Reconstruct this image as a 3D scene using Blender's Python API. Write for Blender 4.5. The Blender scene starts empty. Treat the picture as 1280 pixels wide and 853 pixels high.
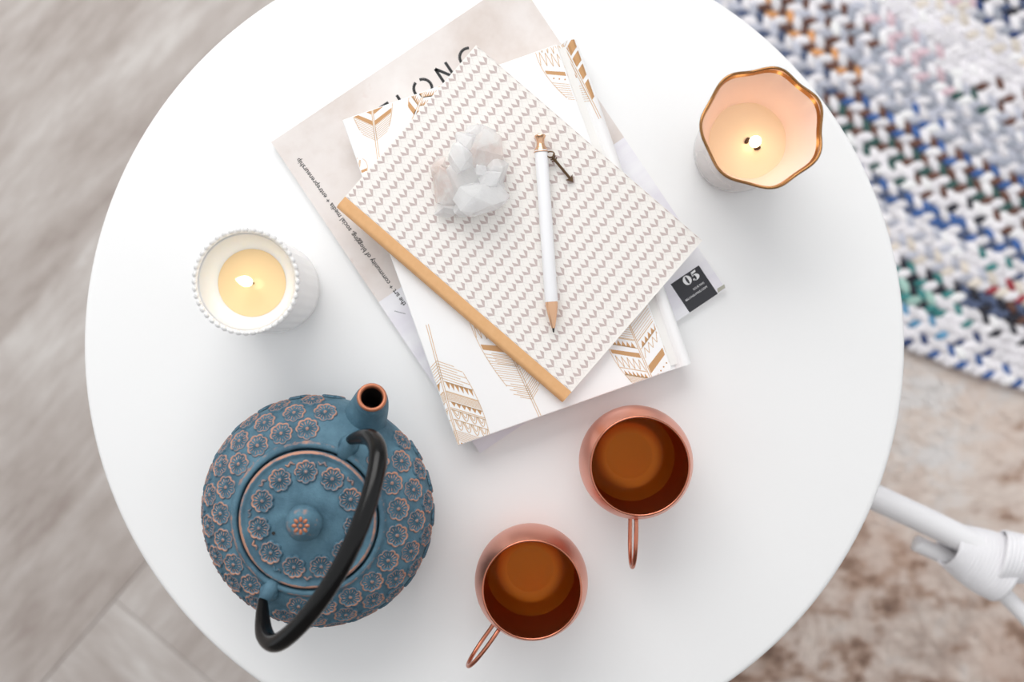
import bpy, bmesh, math, random
from mathutils import Vector, Matrix, noise
PI = math.pi
sc = bpy.context.scene
COL = sc.collection

# ------------------------------------------------------------------ camera
CAMZ, FPX, TZ = 1.25, 1282.0, 0.50          # metres; table top at 0.50, floor at 0
cd = bpy.data.cameras.new('camera'); cam = bpy.data.objects.new('camera', cd); COL.objects.link(cam)
cd.sensor_width = 36.0; cd.lens = 36.0 * FPX / 1280.0
cam.location = (0, 0, CAMZ); cam.rotation_euler = (0, 0, 0)
cd.clip_start = 0.02
cd.dof.use_dof = True; cd.dof.focus_distance = 0.705; cd.dof.aperture_fstop = 3.2
sc.camera = cam

# ------------------------------------------------------------------ world, window light, exposure
w = bpy.data.worlds.new('world'); sc.world = w; w.use_nodes = True
w.node_tree.nodes['Background'].inputs[0].default_value = (0.97, 0.985, 1.0, 1)
w.node_tree.nodes['Background'].inputs[1].default_value = 0.80
def area(name, loc, target, sx, sy, power, color):
    l = bpy.data.lights.new(name, 'AREA'); l.shape = 'RECTANGLE'; l.size = sx; l.size_y = sy
    l.energy = power; l.color = color
    o = bpy.data.objects.new(name, l); COL.objects.link(o); o.location = loc
    o.rotation_euler = (Vector(target) - Vector(loc)).to_track_quat('-Z', 'Y').to_euler()
    return o
area('window_daylight', (-0.45, 1.72, 1.75), (-0.10, 0.0, 0.5), 2.0, 1.6, 34.0, (1.0, 0.985, 0.965))
vs = sc.view_settings
vs.view_transform = 'Standard'; vs.look = 'None'; vs.gamma = 1.0; vs.use_curve_mapping = False
vs.exposure = 0.17

# ------------------------------------------------------------------ helpers
def L(c):                                   # sRGB 0-255 -> linear
    return tuple((x/255/12.92 if x/255 <= 0.04045 else ((x/255+0.055)/1.055)**2.4) for x in c)
def L4(c): return L(c) + (1.0,)
def W(px, py, z):                           # photo pixel at a known height -> world
    s = (CAMZ - z) / FPX
    return Vector(((px-640)*s, (426.5-py)*s, z))

class MB:
    def __init__(s): s.v = []; s.f = []; s.m = []; s.a = []
    def add(s, vs_, fs, mi=0):
        o = len(s.v); s.v += [tuple(p) for p in vs_]
        for f in fs: s.f.append(tuple(i+o for i in f)); s.m.append(mi)
    def lathe(s, prof, n=64, fr=None, mi=0):     # prof: (r,z); fr(theta) radial scale
        vs_ = []; fs = []
        k = len(prof)
        for i in range(n):
            t = 2*PI*i/n; c, d = math.cos(t), math.sin(t)
            for r, z in prof:
                q = r*(fr(t, z) if fr else 1)
                vs_.append((q*c, q*d, z))
        for i in range(n):
            j = (i+1) % n
            for a in range(k-1):
                fs.append((i*k+a, j*k+a, j*k+a+1, i*k+a+1))
        s.add(vs_, fs, mi)
    def tube(s, pts, rad, n=12, caps=True, mi=0, up=None):
        pts = [Vector(p) for p in pts]; k = len(pts)
        if not hasattr(rad, '__len__'): rad = [rad]*k
        vs_ = []; fs = []
        t0 = (pts[1]-pts[0]).normalized()
        ref = Vector(up) if up else (Vector((0,0,1)) if abs(t0.z) < .9 else Vector((1,0,0)))
        nrm = (ref - t0*ref.dot(t0)).normalized()
        for i in range(k):
            t = (pts[min(i+1,k-1)] - pts[max(i-1,0)]).normalized()
            nrm = (nrm - t*nrm.dot(t)).normalized(); b = t.cross(nrm)
            for j in range(n):
                a = 2*PI*j/n
                vs_.append(pts[i] + (nrm*math.cos(a) + b*math.sin(a))*rad[i])
        for i in range(k-1):
            for j in range(n):
                jj = (j+1) % n
                fs.append((i*n+j, i*n+jj, (i+1)*n+jj, (i+1)*n+j))
        if caps:
            fs.append(tuple(range(n))[::-1]); fs.append(tuple((k-1)*n+j for j in range(n)))
        s.add(vs_, fs, mi)
    def loop(s, pts, r, n=10, mi=0):            # closed tube
        pts = [Vector(p) for p in pts]; k = len(pts); vs_ = []; fs = []
        for i in range(k):
            t = (pts[(i+1)%k]-pts[i-1]).normalized()
            nr = (Vector((0,0,1)) - t*t.z).normalized(); b = t.cross(nr)
            for j in range(n):
                a = 2*PI*j/n; vs_.append(pts[i] + (nr*math.cos(a)+b*math.sin(a))*r)
        for i in range(k):
            ii = (i+1) % k
            for j in range(n):
                jj = (j+1) % n; fs.append((i*n+j, i*n+jj, ii*n+jj, ii*n+j))
        s.add(vs_, fs, mi)
    def prism(s, poly, z0, z1, mi=0):
        n = len(poly)
        s.add([(x,y,z0) for x,y in poly] + [(x,y,z1) for x,y in poly],
              [tuple(range(n))[::-1], tuple(range(n,2*n))] + [(i,(i+1)%n,n+(i+1)%n,n+i) for i in range(n)], mi)
    def box(s, x0,x1,y0,y1,z0,z1, mi=0): s.prism([(x0,y0),(x1,y0),(x1,y1),(x0,y1)], z0, z1, mi)
    def flat(s, poly, z, mi=0): s.add([(x,y,z) for x,y in poly], [tuple(range(len(poly)))], mi)
    def stroke(s, a, b, wd, z, mi=0):
        dx, dy = b[0]-a[0], b[1]-a[1]; l = math.hypot(dx,dy) or 1e-9
        nx, ny = -dy/l*wd/2, dx/l*wd/2
        s.flat([(a[0]-nx,a[1]-ny),(b[0]-nx,b[1]-ny),(b[0]+nx,b[1]+ny),(a[0]+nx,a[1]+ny)], z, mi)
    def poly_stroke(s, pts, wd, z, mi=0):
        for a, b in zip(pts, pts[1:]): s.stroke(a, b, wd, z, mi)
    def sphere(s, c, r, nu=12, nv=8, M=None, mi=0):
        vs_ = []; fs = []
        for i in range(1, nv):
            p = PI*i/nv
            for j in range(nu):
                t = 2*PI*j/nu; vs_.append(Vector((math.sin(p)*math.cos(t), math.sin(p)*math.sin(t), math.cos(p))))
        vs_ += [Vector((0,0,1)), Vector((0,0,-1))]
        T, B = len(vs_)-2, len(vs_)-1
        for j in range(nu):
            jj = (j+1) % nu
            fs.append((T, j, jj)); fs.append((B, (nv-2)*nu+jj, (nv-2)*nu+j))
            for i in range(nv-2): fs.append((i*nu+j, (i+1)*nu+j, (i+1)*nu+jj, i*nu+jj))
        r = Vector(r) if hasattr(r,'__len__') else Vector((r,r,r))
        out = []
        for q in vs_:
            q = Vector((q.x*r.x, q.y*r.y, q.z*r.z))
            if M: q = M @ q
            out.append(q + Vector(c))
        s.add(out, fs, mi)
    def build(s, name, mats, parent=None, smooth=True, bevel=0, loc=None, auto=None):
        me = bpy.data.meshes.new(name); me.from_pydata(s.v, [], s.f)
        if not isinstance(mats, (list,tuple)): mats = [mats]
        for m in mats: me.materials.append(m)
        me.polygons.foreach_set('material_index', s.m)
        if smooth: me.polygons.foreach_set('use_smooth', [True]*len(me.polygons))
        me.update()
        if smooth and auto: me.set_sharp_from_angle(angle=math.radians(auto))
        o = bpy.data.objects.new(name, me); COL.objects.link(o)
        if parent: o.parent = parent
        if loc: o.location = loc
        if bevel:
            md = o.modifiers.new('bevel','BEVEL'); md.width = bevel; md.segments = 3; md.limit_method = 'ANGLE'
        return o
def empty(name, loc, rz=0):
    o = bpy.data.objects.new(name, None); COL.objects.link(o); o.location = loc; o.rotation_euler = (0,0,rz)
    o.empty_display_size = 0.02; return o
def tag(o, label=None, cat=None, group=None, kind=None):
    for k, v in (('label',label),('category',cat),('group',group),('kind',kind)):
        if v: o[k] = v
    return o
def inst(src, name, parent, M):
    o = bpy.data.objects.new(name, src.data); COL.objects.link(o); o.parent = parent; o.matrix_local = M; return o
def catmull(P, n=10):
    P = [Vector(p) for p in P]; Q = [2*P[0]-P[1]] + P + [2*P[-1]-P[-2]]; out = []
    for i in range(1, len(Q)-2):
        a,b,c,d = Q[i-1:i+3]
        for k in range(n):
            t = k/n; out.append(.5*(2*b+(c-a)*t+(2*a-5*b+4*c-d)*t*t+(3*b-a-3*c+d)*t**3))
    return out + [P[-1]]

# ------------------------------------------------------------------ materials
def pm(name, color=(200,200,200), rough=.5, metal=0, **kw):
    m = bpy.data.materials.new(name); m.use_nodes = True
    b = m.node_tree.nodes['Principled BSDF']
    b.inputs['Base Color'].default_value = L4(color); b.inputs['Roughness'].default_value = rough
    b.inputs['Metallic'].default_value = metal
    for k, v in kw.items():
        b.inputs[k.replace('_',' ')].default_value = v
    return m
class NT:
    def __init__(s, m): s.t = m.node_tree; s.b = s.t.nodes['Principled BSDF']; s._c = None
    def n(s, t, **kw):
        x = s.t.nodes.new(t)
        for k, v in kw.items():
            if k in x.bl_rna.properties: setattr(x, k, v)
            else: x.inputs[k.replace('_',' ')].default_value = v
        return x
    def l(s, a, b): s.t.links.new(a, b)
    def obj(s):
        if not s._c: s._c = s.n('ShaderNodeTexCoord')
        return s._c.outputs['Object']
    def noise(s, scale, detail=4, rough=.55, vec=None, mscale=None, rot=None):
        v = vec or s.obj()
        if mscale:
            mp = s.n('ShaderNodeMapping'); mp.inputs['Scale'].default_value = mscale
            if rot: mp.inputs['Rotation'].default_value = rot
            s.l(v, mp.inputs['Vector']); v = mp.outputs[0]
        x = s.n('ShaderNodeTexNoise'); x.inputs['Scale'].default_value = scale
        x.inputs['Detail'].default_value = detail; x.inputs['Roughness'].default_value = rough
        s.l(v, x.inputs['Vector']); return x.outputs['Fac']
    def ramp(s, fac, stops):
        r = s.n('ShaderNodeValToRGB'); e = r.color_ramp.elements
        while len(e) < len(stops): e.new(.5)
        for q, (p, c) in zip(e, stops): q.position = p; q.color = L4(c) if len(c) == 3 else c
        s.l(fac, r.inputs[0]); return r.outputs[0]
    def mix(s, fac, a, b):
        x = s.n('ShaderNodeMix', data_type='RGBA')
        for sock, v in ((x.inputs[0],fac),(x.inputs[6],a),(x.inputs[7],b)):
            if hasattr(v,'is_linked'): s.l(v, sock)
            elif hasattr(v,'__len__'): sock.default_value = L4(v)
            else: sock.default_value = v
        return x.outputs[2]
    def math(s, op, a, b=0.0, c=None):
        x = s.n('ShaderNodeMath', operation=op)
        for i, v in enumerate((a,b,c)):
            if v is None: continue
            if hasattr(v,'is_linked'): s.l(v, x.inputs[i])
            else: x.inputs[i].default_value = v
        return x.outputs[0]
    def bump(s, h, strength=.2, dist=.001):
        x = s.n('ShaderNodeBump'); x.inputs['Strength'].default_value = strength; x.inputs['Distance'].default_value = dist
        s.l(h, x.inputs['Height']); s.l(x.outputs[0], s.b.inputs['Normal'])
    def col(s, c): s.l(c, s.b.inputs['Base Color'])

M = {}
M['table'] = pm('white_lacquer', (246,246,246), .34)
M['leg'] = pm('white_leg', (240,240,240), .4)
# floor plank
def floor_mat(name, rz):
    m = pm(name, (190,182,176), .55); n = NT(m)
    a = n.noise(2.6, 5, .6, mscale=(1.0,3.2,1)); b = n.noise(9, 5, .65, mscale=(1.0,4.5,1)); c = n.noise(70, 3, .6, mscale=(.5,3,1))
    f = n.math('ADD', n.math('MULTIPLY', a, .60), n.math('ADD', n.math('MULTIPLY', b, .38), n.math('MULTIPLY', c, .12)))
    base = n.ramp(f, [(.40,(158,145,138)),(.50,(180,170,164)),(.58,(195,187,182)),(.68,(216,211,207))])
    sp = n.noise(13, 3, .5, mscale=(.8,2.4,1))
    n.col(n.mix(n.ramp(sp, [(.66,(0,0,0)),(.76,(150,150,150))]), base, (222,219,216)))
    n.bump(b, .25, .002); return m
M['plank'] = floor_mat('grey_wood_plank', 0)
M['grout'] = pm('grout', (176,166,160), .8)
M['wall'] = pm('wall_paint', (235,235,234), .8)
M['shading_grey'] = pm('shading_wall_grey', (128,124,121), .8)
M['frame'] = pm('window_frame_white', (240,240,240), .4)
M['glass'] = pm('window_glass', (255,255,255), .02, Transmission_Weight=1.0, IOR=1.45)
# teapot iron with copper wear driven by a "wear" attribute on the relief
def iron(name, base_wear):
    m = pm(name, (84,124,146), .55, Specular_IOR_Level=.3); n = NT(m)
    at = n.n('ShaderNodeAttribute', attribute_name='wear')
    nz = n.noise(260, 4, .6); big = n.noise(38, 3, .6)
    gain = n.math('ADD', n.math('MULTIPLY', big, 1.3), base_wear)
    wv = n.math('MULTIPLY', at.outputs['Fac'], gain)
    f = n.math('SMOOTH_MIN', n.math('MAXIMUM', n.math('MULTIPLY', n.math('SUBTRACT', n.math('ADD', wv, n.math('MULTIPLY', nz, .55)), .80), 4.5), 0.0), 1.0, .1)
    var = n.mix(n.ramp(n.noise(55,4,.6), [(.3,(0,0,0)),(.7,(255,255,255))]), (66,98,116), (96,134,152))
    n.col(n.mix(f, var, (198,150,130)))
    n.l(n.math('MULTIPLY', f, .55), n.b.inputs['Metallic'])
    n.bump(n.noise(700, 4, .7), .6, .0008); return m
M['iron'] = iron('blue_cast_iron', .30)
M['copper_worn'] = pm('copper_worn', (190,122,92), .42, .6)
M['bore'] = pm('dark_iron_inside', (26,22,20), .5)
M['black'] = pm('black_enamel', (8,8,9), .22, Specular_IOR_Level=.3); M['black'].node_tree.nodes['Principled BSDF'].inputs['Coat Weight'].default_value = .0
# copper mugs
def copper(name, c, rough):
    m = pm(name, c, rough, 1.0); n = NT(m)
    n.bump(n.noise(60, 2, .5, mscale=(1,1,9)), .03, .001); return m
M['copper'] = copper('brushed_copper', (226,160,140), .34)
M['copper_in'] = copper('copper_inside', (182,116,78), .40)
M['copper_wire'] = copper('copper_wire', (196,124,100), .25)
M['tea'] = pm('black_tea', (255,150,26), .0, IOR=1.33, Transmission_Weight=.80, Specular_IOR_Level=.12)
n = NT(M['tea'])
rf = n.n('ShaderNodeBsdfRefraction', IOR=1.08); df = n.n('ShaderNodeBsdfDiffuse'); df.inputs['Color'].default_value = (1.0,.30,.012,1)
gl = n.n('ShaderNodeBsdfGlossy'); gl.inputs['Roughness'].default_value = .02
m1 = n.n('ShaderNodeMixShader'); m1.inputs[0].default_value = .12; n.l(rf.outputs[0], m1.inputs[1]); n.l(df.outputs[0], m1.inputs[2])
m2 = n.n('ShaderNodeMixShader'); m2.inputs[0].default_value = .006; n.l(m1.outputs[0], m2.inputs[1]); n.l(gl.outputs[0], m2.inputs[2])
n.l(m2.outputs[0], n.t.nodes['Material Output'].inputs['Surface'])
va = M['tea'].node_tree.nodes.new('ShaderNodeVolumeAbsorption'); va.inputs['Color'].default_value = (.985,.80,.0,1); va.inputs['Density'].default_value = 70
M['tea'].node_tree.links.new(va.outputs[0], M['tea'].node_tree.nodes['Material Output'].inputs['Volume'])
# candles
M['milk'] = pm('milk_glass', (250,249,248), .22, Subsurface_Weight=.3, Subsurface_Radius=(.01,.01,.009), Subsurface_Scale=1.0)
M['bead'] = pm('clear_bead_glass', (250,249,249), .12, Transmission_Weight=.25)
M['wax_white'] = pm('white_wax', (255,250,243), .4, Subsurface_Weight=.5, Subsurface_Radius=(.012,.009,.006), Subsurface_Scale=1.0)
M['wax_yellow'] = pm('melted_yellow_wax', (238,208,160), .06)
M['wax_peach'] = pm('melted_peach_wax', (255,228,190), .06)
M['peach'] = pm('peach_lining', (254,226,213), .3)
M['frost'] = pm('pale_glass', (244,242,242), .08, Transmission_Weight=.55, IOR=1.3)
M['gold'] = pm('gold_rim', (160,116,74), .2, 1.0)
M['wick'] = pm('charred_wick', (70,46,32), .9)
M['flame'] = pm('flame', (255,240,210), 1, Emission_Color=L4((255,236,196)), Emission_Strength=4.0)
# paper
def paper(name, c, rough=.6):
    m = pm(name, c, rough); n = NT(m); n.bump(n.noise(900,2,.6), .05, .0003); return m
M['cream'] = paper('cream_paper', (247,243,238)); M['pages'] = paper('page_edges', (240,238,235), .8)
M['motif'] = pm('mauve_print', (202,185,182), .6); M['hairline'] = pm('fine_grey_print', (226,221,217), .6)
m = pm('kraft_paper', (218,168,112), .6); n = NT(m)
n.col(n.mix(n.noise(240,3,.6), (220,166,112), (234,186,134))); M['kraft'] = m
M['white_cover'] = pm('white_book_cover', (249,248,248), .3)
M['foil'] = pm('gold_foil', (222,186,146), .42, .3)
M['foil_dark'] = pm('gold_foil_dark', (206,158,110), .38, .4)
m = pm('stone_print', (222,210,204), .45); n = NT(m)
f = n.noise(14, 6, .62)
b_ = n.ramp(f, [(.3,(214,202,195)),(.5,(229,221,217)),(.7,(237,232,229))])
sp = n.ramp(n.noise(70,2,.5), [(.68,(0,0,0)),(.76,(190,190,190))])
n.col(n.mix(sp, b_, (206,182,172))); M['stone'] = m
m = pm('lavender_print', (226,224,236), .4); n = NT(m)
n.col(n.mix(n.ramp(n.noise(10,4,.5,mscale=(1,5,1)), [(.4,(0,0,0)),(.7,(255,255,255))]), (234,231,239), (247,247,249))); M['lavender'] = m
M['ink'] = pm('black_ink', (34,34,36), .5); M['label_black'] = pm('label_black', (46,46,52), .45)
M['white_ink'] = pm('white_ink', (245,245,246), .5); M['grey_ink'] = pm('grey_ink', (150,148,156), .5)
M['olive'] = pm('olive_print', (176,174,160), .5)
# pen
M['pen_white'] = pm('pen_white', (248,248,250), .25); M['rose_gold'] = pm('rose_gold', (232,186,150), .22, .9)
M['bronze'] = pm('antique_bronze', (104,82,60), .4, .8); M['graphite'] = pm('graphite', (50,50,52), .5)
# quartz
def quartz(name, a, b_):
    m = pm(name, a, .18, IOR=1.35, Subsurface_Weight=.6, Subsurface_Radius=(.01,.01,.01), Subsurface_Scale=1.0); n = NT(m)
    n.col(n.mix(n.ramp(n.noise(60,4,.6), [(.42,(0,0,0)),(.62,(255,255,255))]), a, b_)); n.bump(n.noise(160,4,.6), .5, .002)
    tr = n.n('ShaderNodeBsdfTransparent'); mx = n.n('ShaderNodeMixShader'); mx.inputs[0].default_value = .55
    n.l(n.b.outputs[0], mx.inputs[1]); n.l(tr.outputs[0], mx.inputs[2]); n.l(mx.outputs[0], n.t.nodes['Material Output'].inputs['Surface']); return m
M['quartz'] = quartz('clear_quartz', (255,255,255), (248,247,249)); M['quartz_pink'] = quartz('pink_quartz', (244,226,218), (250,246,244))
# rug
m = pm('rag_braid', (230,228,232), .9); n = NT(m)
at = n.n('ShaderNodeAttribute', attribute_name='Col'); n.col(at.outputs['Color'])
n.bump(n.noise(500,3,.6), .5, .002); M['braid'] = m
m = pm('rug_backing', (200,198,204), .95); n = NT(m)
n.col(n.ramp(n.noise(14,4,.6), [(.3,(120,126,146)),(.5,(205,203,210)),(.8,(236,233,238))])); M['backing'] = m
# hide
def hide_mat():
    m = pm('cowhide_hair', (200,180,165), .75); n = NT(m)
    a = n.noise(5.5, 5, .62, mscale=(1.5,1.0,1), rot=(0,0,.6)); b = n.noise(15, 5, .65, mscale=(1.0,1.9,1), rot=(0,0,-.9)); 
    f = n.math('ADD', n.math('MULTIPLY', a, .75), n.math('MULTIPLY', b, .65))
    f = n.math('SUBTRACT', f, .20)
    sx = n.n('ShaderNodeSeparateXYZ'); n.l(n.obj(), sx.inputs[0])
    # the hide is paler towards its spine (its own colouring, in its own coordinates)
    g = n.math('MULTIPLY', n.math('SUBTRACT', sx.outputs['Y'], .02), .34)
    f = n.math('ADD', n.math('ADD', f, g), .05)
    base = n.ramp(f, [(.36,(98,80,72)),(.43,(150,122,106)),(.48,(192,166,150)),(.53,(216,200,190)),(.60,(228,214,204)),(.75,(230,226,224))])
    c2 = n.ramp(n.noise(7,3,.5), [(.52,(0,0,0)),(.66,(140,140,140))])
    n.col(n.mix(c2, base, (206,166,142))); return m
M['hide'] = hide_mat()
m = pm('white_rattan', (250,249,251), .4); n = NT(m); n.bump(n.noise(80,3,.6), .08, .001); M['rattan'] = m
M['wrap'] = pm('white_cane_wrap', (248,247,250), .45)

# ================================================================== SETTING
mb = MB(); mb.box(-3,3,-3,2,-.04,-.0125); fl = tag(mb.build('floor', M['grout'], smooth=False), kind='structure')
Q = W(143,750,0); ex = Vector((.654,.757,0)).normalized(); ey = Vector((-ex.y,ex.x,0))     # along / across the planks
def plank(x0,x1,y0,y1,across=False):
    g = .0006
    wx, wy = (x1-x0-g, y1-y0-g)
    c = Q + ex*(x0+x1)/2 + ey*(y0+y1)/2
    if abs(c.x) > 3 or c.y > 1.6 or c.y < -2.4: return
    if across: wx, wy = wy, wx
    mb = MB(); mb.box(-wx/2,wx/2,-wy/2,wy/2,-.012,0)
    o = mb.build('floor_plank', M['plank'], fl, smooth=False, bevel=.0016)
    o.location = c; o.rotation_euler = (0,0,math.atan2(ex.y,ex.x) + (PI/2 if across else 0))
    return o
for r in range(0,4):
    for k in range(-3,4): plank(k*1.2+.37*r-.45, k*1.2+1.2+.37*r-.45, r*.62, r*.62+.62)
for r in range(1,5):
    for k in range(0,3): plank(k*1.2, k*1.2+1.2, -r*.62, -r*.62+.62)
for k in range(1,5):
    for r in range(1,4): plank(-k*.62, -k*.62+.62, -r*1.2, -r*1.2+1.2, True)

# wall behind the top of the picture with the window that lights the room
wy = 1.80
mb = MB()
x0,x1,z0,z1 = -1.45,.55,.95,2.55
mb.box(-3,x0,wy,wy+.12,-.04,2.9); mb.box(x1,3,wy,wy+.12,-.04,2.9); mb.box(x0,x1,wy,wy+.12,-.04,z0); mb.box(x0,x1,wy,wy+.12,z1,2.9)
tag(mb.build('wall_back', M['wall'], smooth=False), kind='structure')
mb = MB(); mb.box(-3,3,-1.72,-1.60,-.0395,2.9); tag(mb.build('shading_wall_front', M['shading_grey'], smooth=False), kind='structure')  # unseen wall added to block ambient light from the side opposite the window
wn = tag(empty('window_1', (0,wy+.06,z0)), kind='structure')
mb = MB()
for a in ((x0,x0+.06,0,z1-z0),(x1-.06,x1,0,z1-z0),(x0,x1,0,.06),(x0,x1,z1-z0-.06,z1-z0),((x0+x1)/2-.03,(x0+x1)/2+.03,0,z1-z0)):
    mb.box(a[0],a[1],-.03,.03,a[2],a[3])
mb.build('window_frame', M['frame'], wn, smooth=False)
for a,b in ((x0+.06,(x0+x1)/2-.03),((x0+x1)/2+.03,x1-.06)):
    mb = MB(); mb.box(a,b,-.003,.003,.06,z1-z0-.06); mb.build('window_pane', M['glass'], wn, smooth=False)

# ================================================================== COWHIDE
random.seed(5)
HC = W(1230,760,0); _r = W(1609,-666,.01); RCX = (_r.x,_r.y,1203*(CAMZ-.012)/FPX+.004)
hd = tag(empty('cowhide_rug', (HC.x,HC.y,0)), 'brown and cream mottled cowhide lying on the floor by the braided rug', 'rug')
out = []
for i in range(96):
    t = 2*PI*i/96
    r = .60 + .07*math.cos(4*t+.6) + .04*math.sin(3*t) + .02*noise.noise((3*math.cos(t),3*math.sin(t),1))
    out.append((r*(1.02 if math.cos(t)>0 else .68)*math.cos(t), r*.95*math.sin(t)))
mb = MB()
ringn = 26
vs_ = [(0,0,.004)]; fs = []
for j in range(1, ringn+1):
    q = j/ringn
    for x,y in out:
        z = .004 + .0022*noise.noise((x*q*9,y*q*9,0)) if j < ringn else .0005
        vs_.append((x*q,y*q,z))
k = len(out)
for i in range(k):
    ii = (i+1) % k; fs.append((0,1+i,1+ii))
    for j in range(ringn-1): fs.append((1+j*k+i, 1+(j+1)*k+i, 1+(j+1)*k+ii, 1+j*k+ii))
mb.add(vs_, fs); mb.build('hide', M['hide'], hd)
# short hair: uncountable, one object
mb = MB()
for i in range(26000):
    t = random.random()*2*PI; q = math.sqrt(random.random())*.99; fi = t/(2*PI)*96; i0_ = int(fi)%96; fr_ = fi-int(fi); x,y = [(out[i0_][e]*(1-fr_)+out[(i0_+1)%96][e]*fr_)*q for e in (0,1)]
    if math.hypot(x+HC.x-RCX[0], y+HC.y-RCX[1]) < RCX[2]: continue
    d = 2.2 + 2.0*noise.noise((x*4,y*4,7)) + random.gauss(0,.25); l = random.uniform(.012,.022); wd = .0012
    dx,dy = math.cos(d),math.sin(d)
    mb.add([(x-dy*wd,y+dx*wd,.003),(x+dy*wd,y-dx*wd,.003),(x+dx*l,y+dy*l,.005+random.random()*.003)], [(0,1,2)])
tag(mb.build('short_hair', M['hide'], hd, smooth=False), kind='stuff')

# ================================================================== BRAIDED RUG
RC = W(1609,-666,.01); RR = 1203*(CAMZ-.012)/FPX; PITCH = .0245
rug = tag(empty('braided_rug', (RC.x,RC.y,0)), 'round braided rag rug in white, blue, brown and teal strands', 'rug')
mb = MB(); mb.lathe([(0,.0095),(RR-.012,.0095),(RR-.010,.0085),(RR-.012,.0078),(0,.0078)], 128); mb.build('rug_backing', M['backing'], rug)
WHT=(246,243,247); WH2=(236,233,239); CRM=(236,226,214); PNK=(222,196,204); BLU=(72,108,170); NVY=(60,78,124); LBL=(98,158,196)
TEA=(70,140,140); MNT=(176,212,202); DRK=(52,52,62); BRN=(116,82,72); DGR=(64,98,94); GRY=(168,172,184); LGR=(196,198,210); SLT=(92,104,134); ORG=(226,164,110); RED=(178,70,80)
def strands(k, a):                                     # three strand colours of braid k at angle a (degrees)
    left = a < -127
    rc = random.choice
    if k == 0: return [WHT, WHT, rc([BLU,BLU,NVY])]
    if k == 1: return [WHT, rc([WHT,WHT,WHT,LBL]), rc([DRK,WHT,NVY,WHT])]
    if k == 2: return [DRK, MNT, rc([TEA,WHT])] if a < -113.2 else [WHT, rc([DRK,DRK,TEA]), rc([WHT,WHT,MNT])]
    if k == 3: return [TEA, DRK, WHT] if a < -113.4 else [SLT, rc([BRN,SLT]), rc([DRK,SLT])]
    if k == 4: return [CRM, rc([WHT,RED,LGR]), WHT]
    if k == 5: return [WHT, rc([TEA,DGR,WHT,SLT]), WHT] if a > -112 else [LGR, WHT, WHT]
    if k == 6: return [BLU, rc([BLU,SLT,WHT]), WHT] if a < -108.5 else [WHT, BLU, WHT]
    if k == 7: return [WHT, WHT, rc([DGR,DRK,BRN])]
    if k == 8: return [WHT, BRN, DGR] if not left else [WHT, LGR, GRY]
    if k == 9: return [BRN, WHT, BLU] if not left else [WHT, SLT, LGR]
    if k == 10: return [LGR, WHT, rc([BLU,GRY])] if not left else [ORG, BRN, WHT]
    if k == 11: return [LGR, GRY, WHT] if not left else [WHT, BRN, LGR]
    if k == 12: return [WHT, rc([BRN,DGR,GRY]), LGR] if a > -121 else [WHT, GRY, rc([BRN,PNK])]
    if k == 13: return [WHT, rc([WHT,BRN,WHT]), WHT] if a > -123 else [WHT, LGR, rc([BRN,PNK,WHT])]
    if k == 14: return [WHT, WHT, WH2]
    if k == 15: return [WHT, WHT, CRM] if a < -121 else [WHT, WH2, CRM]
    if k == 16: return [NVY, GRY, WHT] if a > -121 else [CRM, PNK, WH2]
    if k == 17: return [DRK, SLT, rc([WHT,BRN])]
    if k == 18: return [BRN, NVY, rc([WHT,PNK])]
    if k == 19: return [WHT, rc([PNK,CRM]), WHT]
    return [WHT, random.choice([LGR,WHT,BLU]), WHT]
for k in range(0, 28):
    rc = RR - PITCH*(k+.5); mb = MB(); cols = []
    step = .0118/rc; a0, a1 = math.radians(-168), math.radians(-78)
    cnt = int((a1-a0)/step)
    base = None
    for i in range(cnt):
        for side in (0,1):
            a = a0 + (i + .5*side)*step
            c = (2*i+side)
            if base is None or c % 9 == 0: base = strands(k, math.degrees(a))
            st = base[(c*2) % 3 if False else c % 3]
            f = 1 + random.uniform(-.06,.05); colr = tuple(max(0,min(255,v*f)) for v in st)
            rr = rc + (.0058 if side else -.0058) + random.uniform(-.0008,.0008)
            sl = (.62 if side else -.62) + random.uniform(-.1,.1)
            Mx = Matrix.Rotation(a + PI/2 + sl, 3, 'Z')
            n0 = len(mb.f)
            mb.sphere((rr*math.cos(a), rr*math.sin(a), .014+random.uniform(-.001,.001)), ((.0118,.0068,.0056) if min(st)>165 else (.0098,.0052,.0044)), 8, 5, Mx)
            cols += [L4(colr)]*(len(mb.f)-n0)
    o = mb.build('braid', M['braid'], rug)
    ca = o.data.color_attributes.new('Col','FLOAT_COLOR','CORNER')
    flat = []
    for p in o.data.polygons:
        flat += list(cols[p.index])*p.loop_total
    ca.data.foreach_set('color', flat)

# ================================================================== TABLE
TC = W(618,432.5,TZ); TR = 514.5*(CAMZ-TZ)/FPX
tb = tag(empty('round_table', (TC.x,TC.y,0)), 'round white side table with smooth lacquered top', 'table')
mb = MB(); mb.lathe([(0,TZ-.018),(TR-.006,TZ-.018),(TR-.0015,TZ-.0155),(TR,TZ-.012),(TR,TZ-.004),(TR-.0008,TZ-.0015),(TR-.0025,TZ-.0003),(TR-.005,TZ),(TR*.5,TZ),(0,TZ)], 192)
mb.build('tabletop', M['table'], tb, auto=50)
for i in range(3):
    a = 2*PI*i/3+PI/3; c, s_ = math.cos(a), math.sin(a)
    mb = MB(); mb.tube([(.13*c,.13*s_,TZ-.019),(.20*c,.20*s_,.001)], [.016,.011], 16); mb.build('leg', M['leg'], tb)

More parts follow.
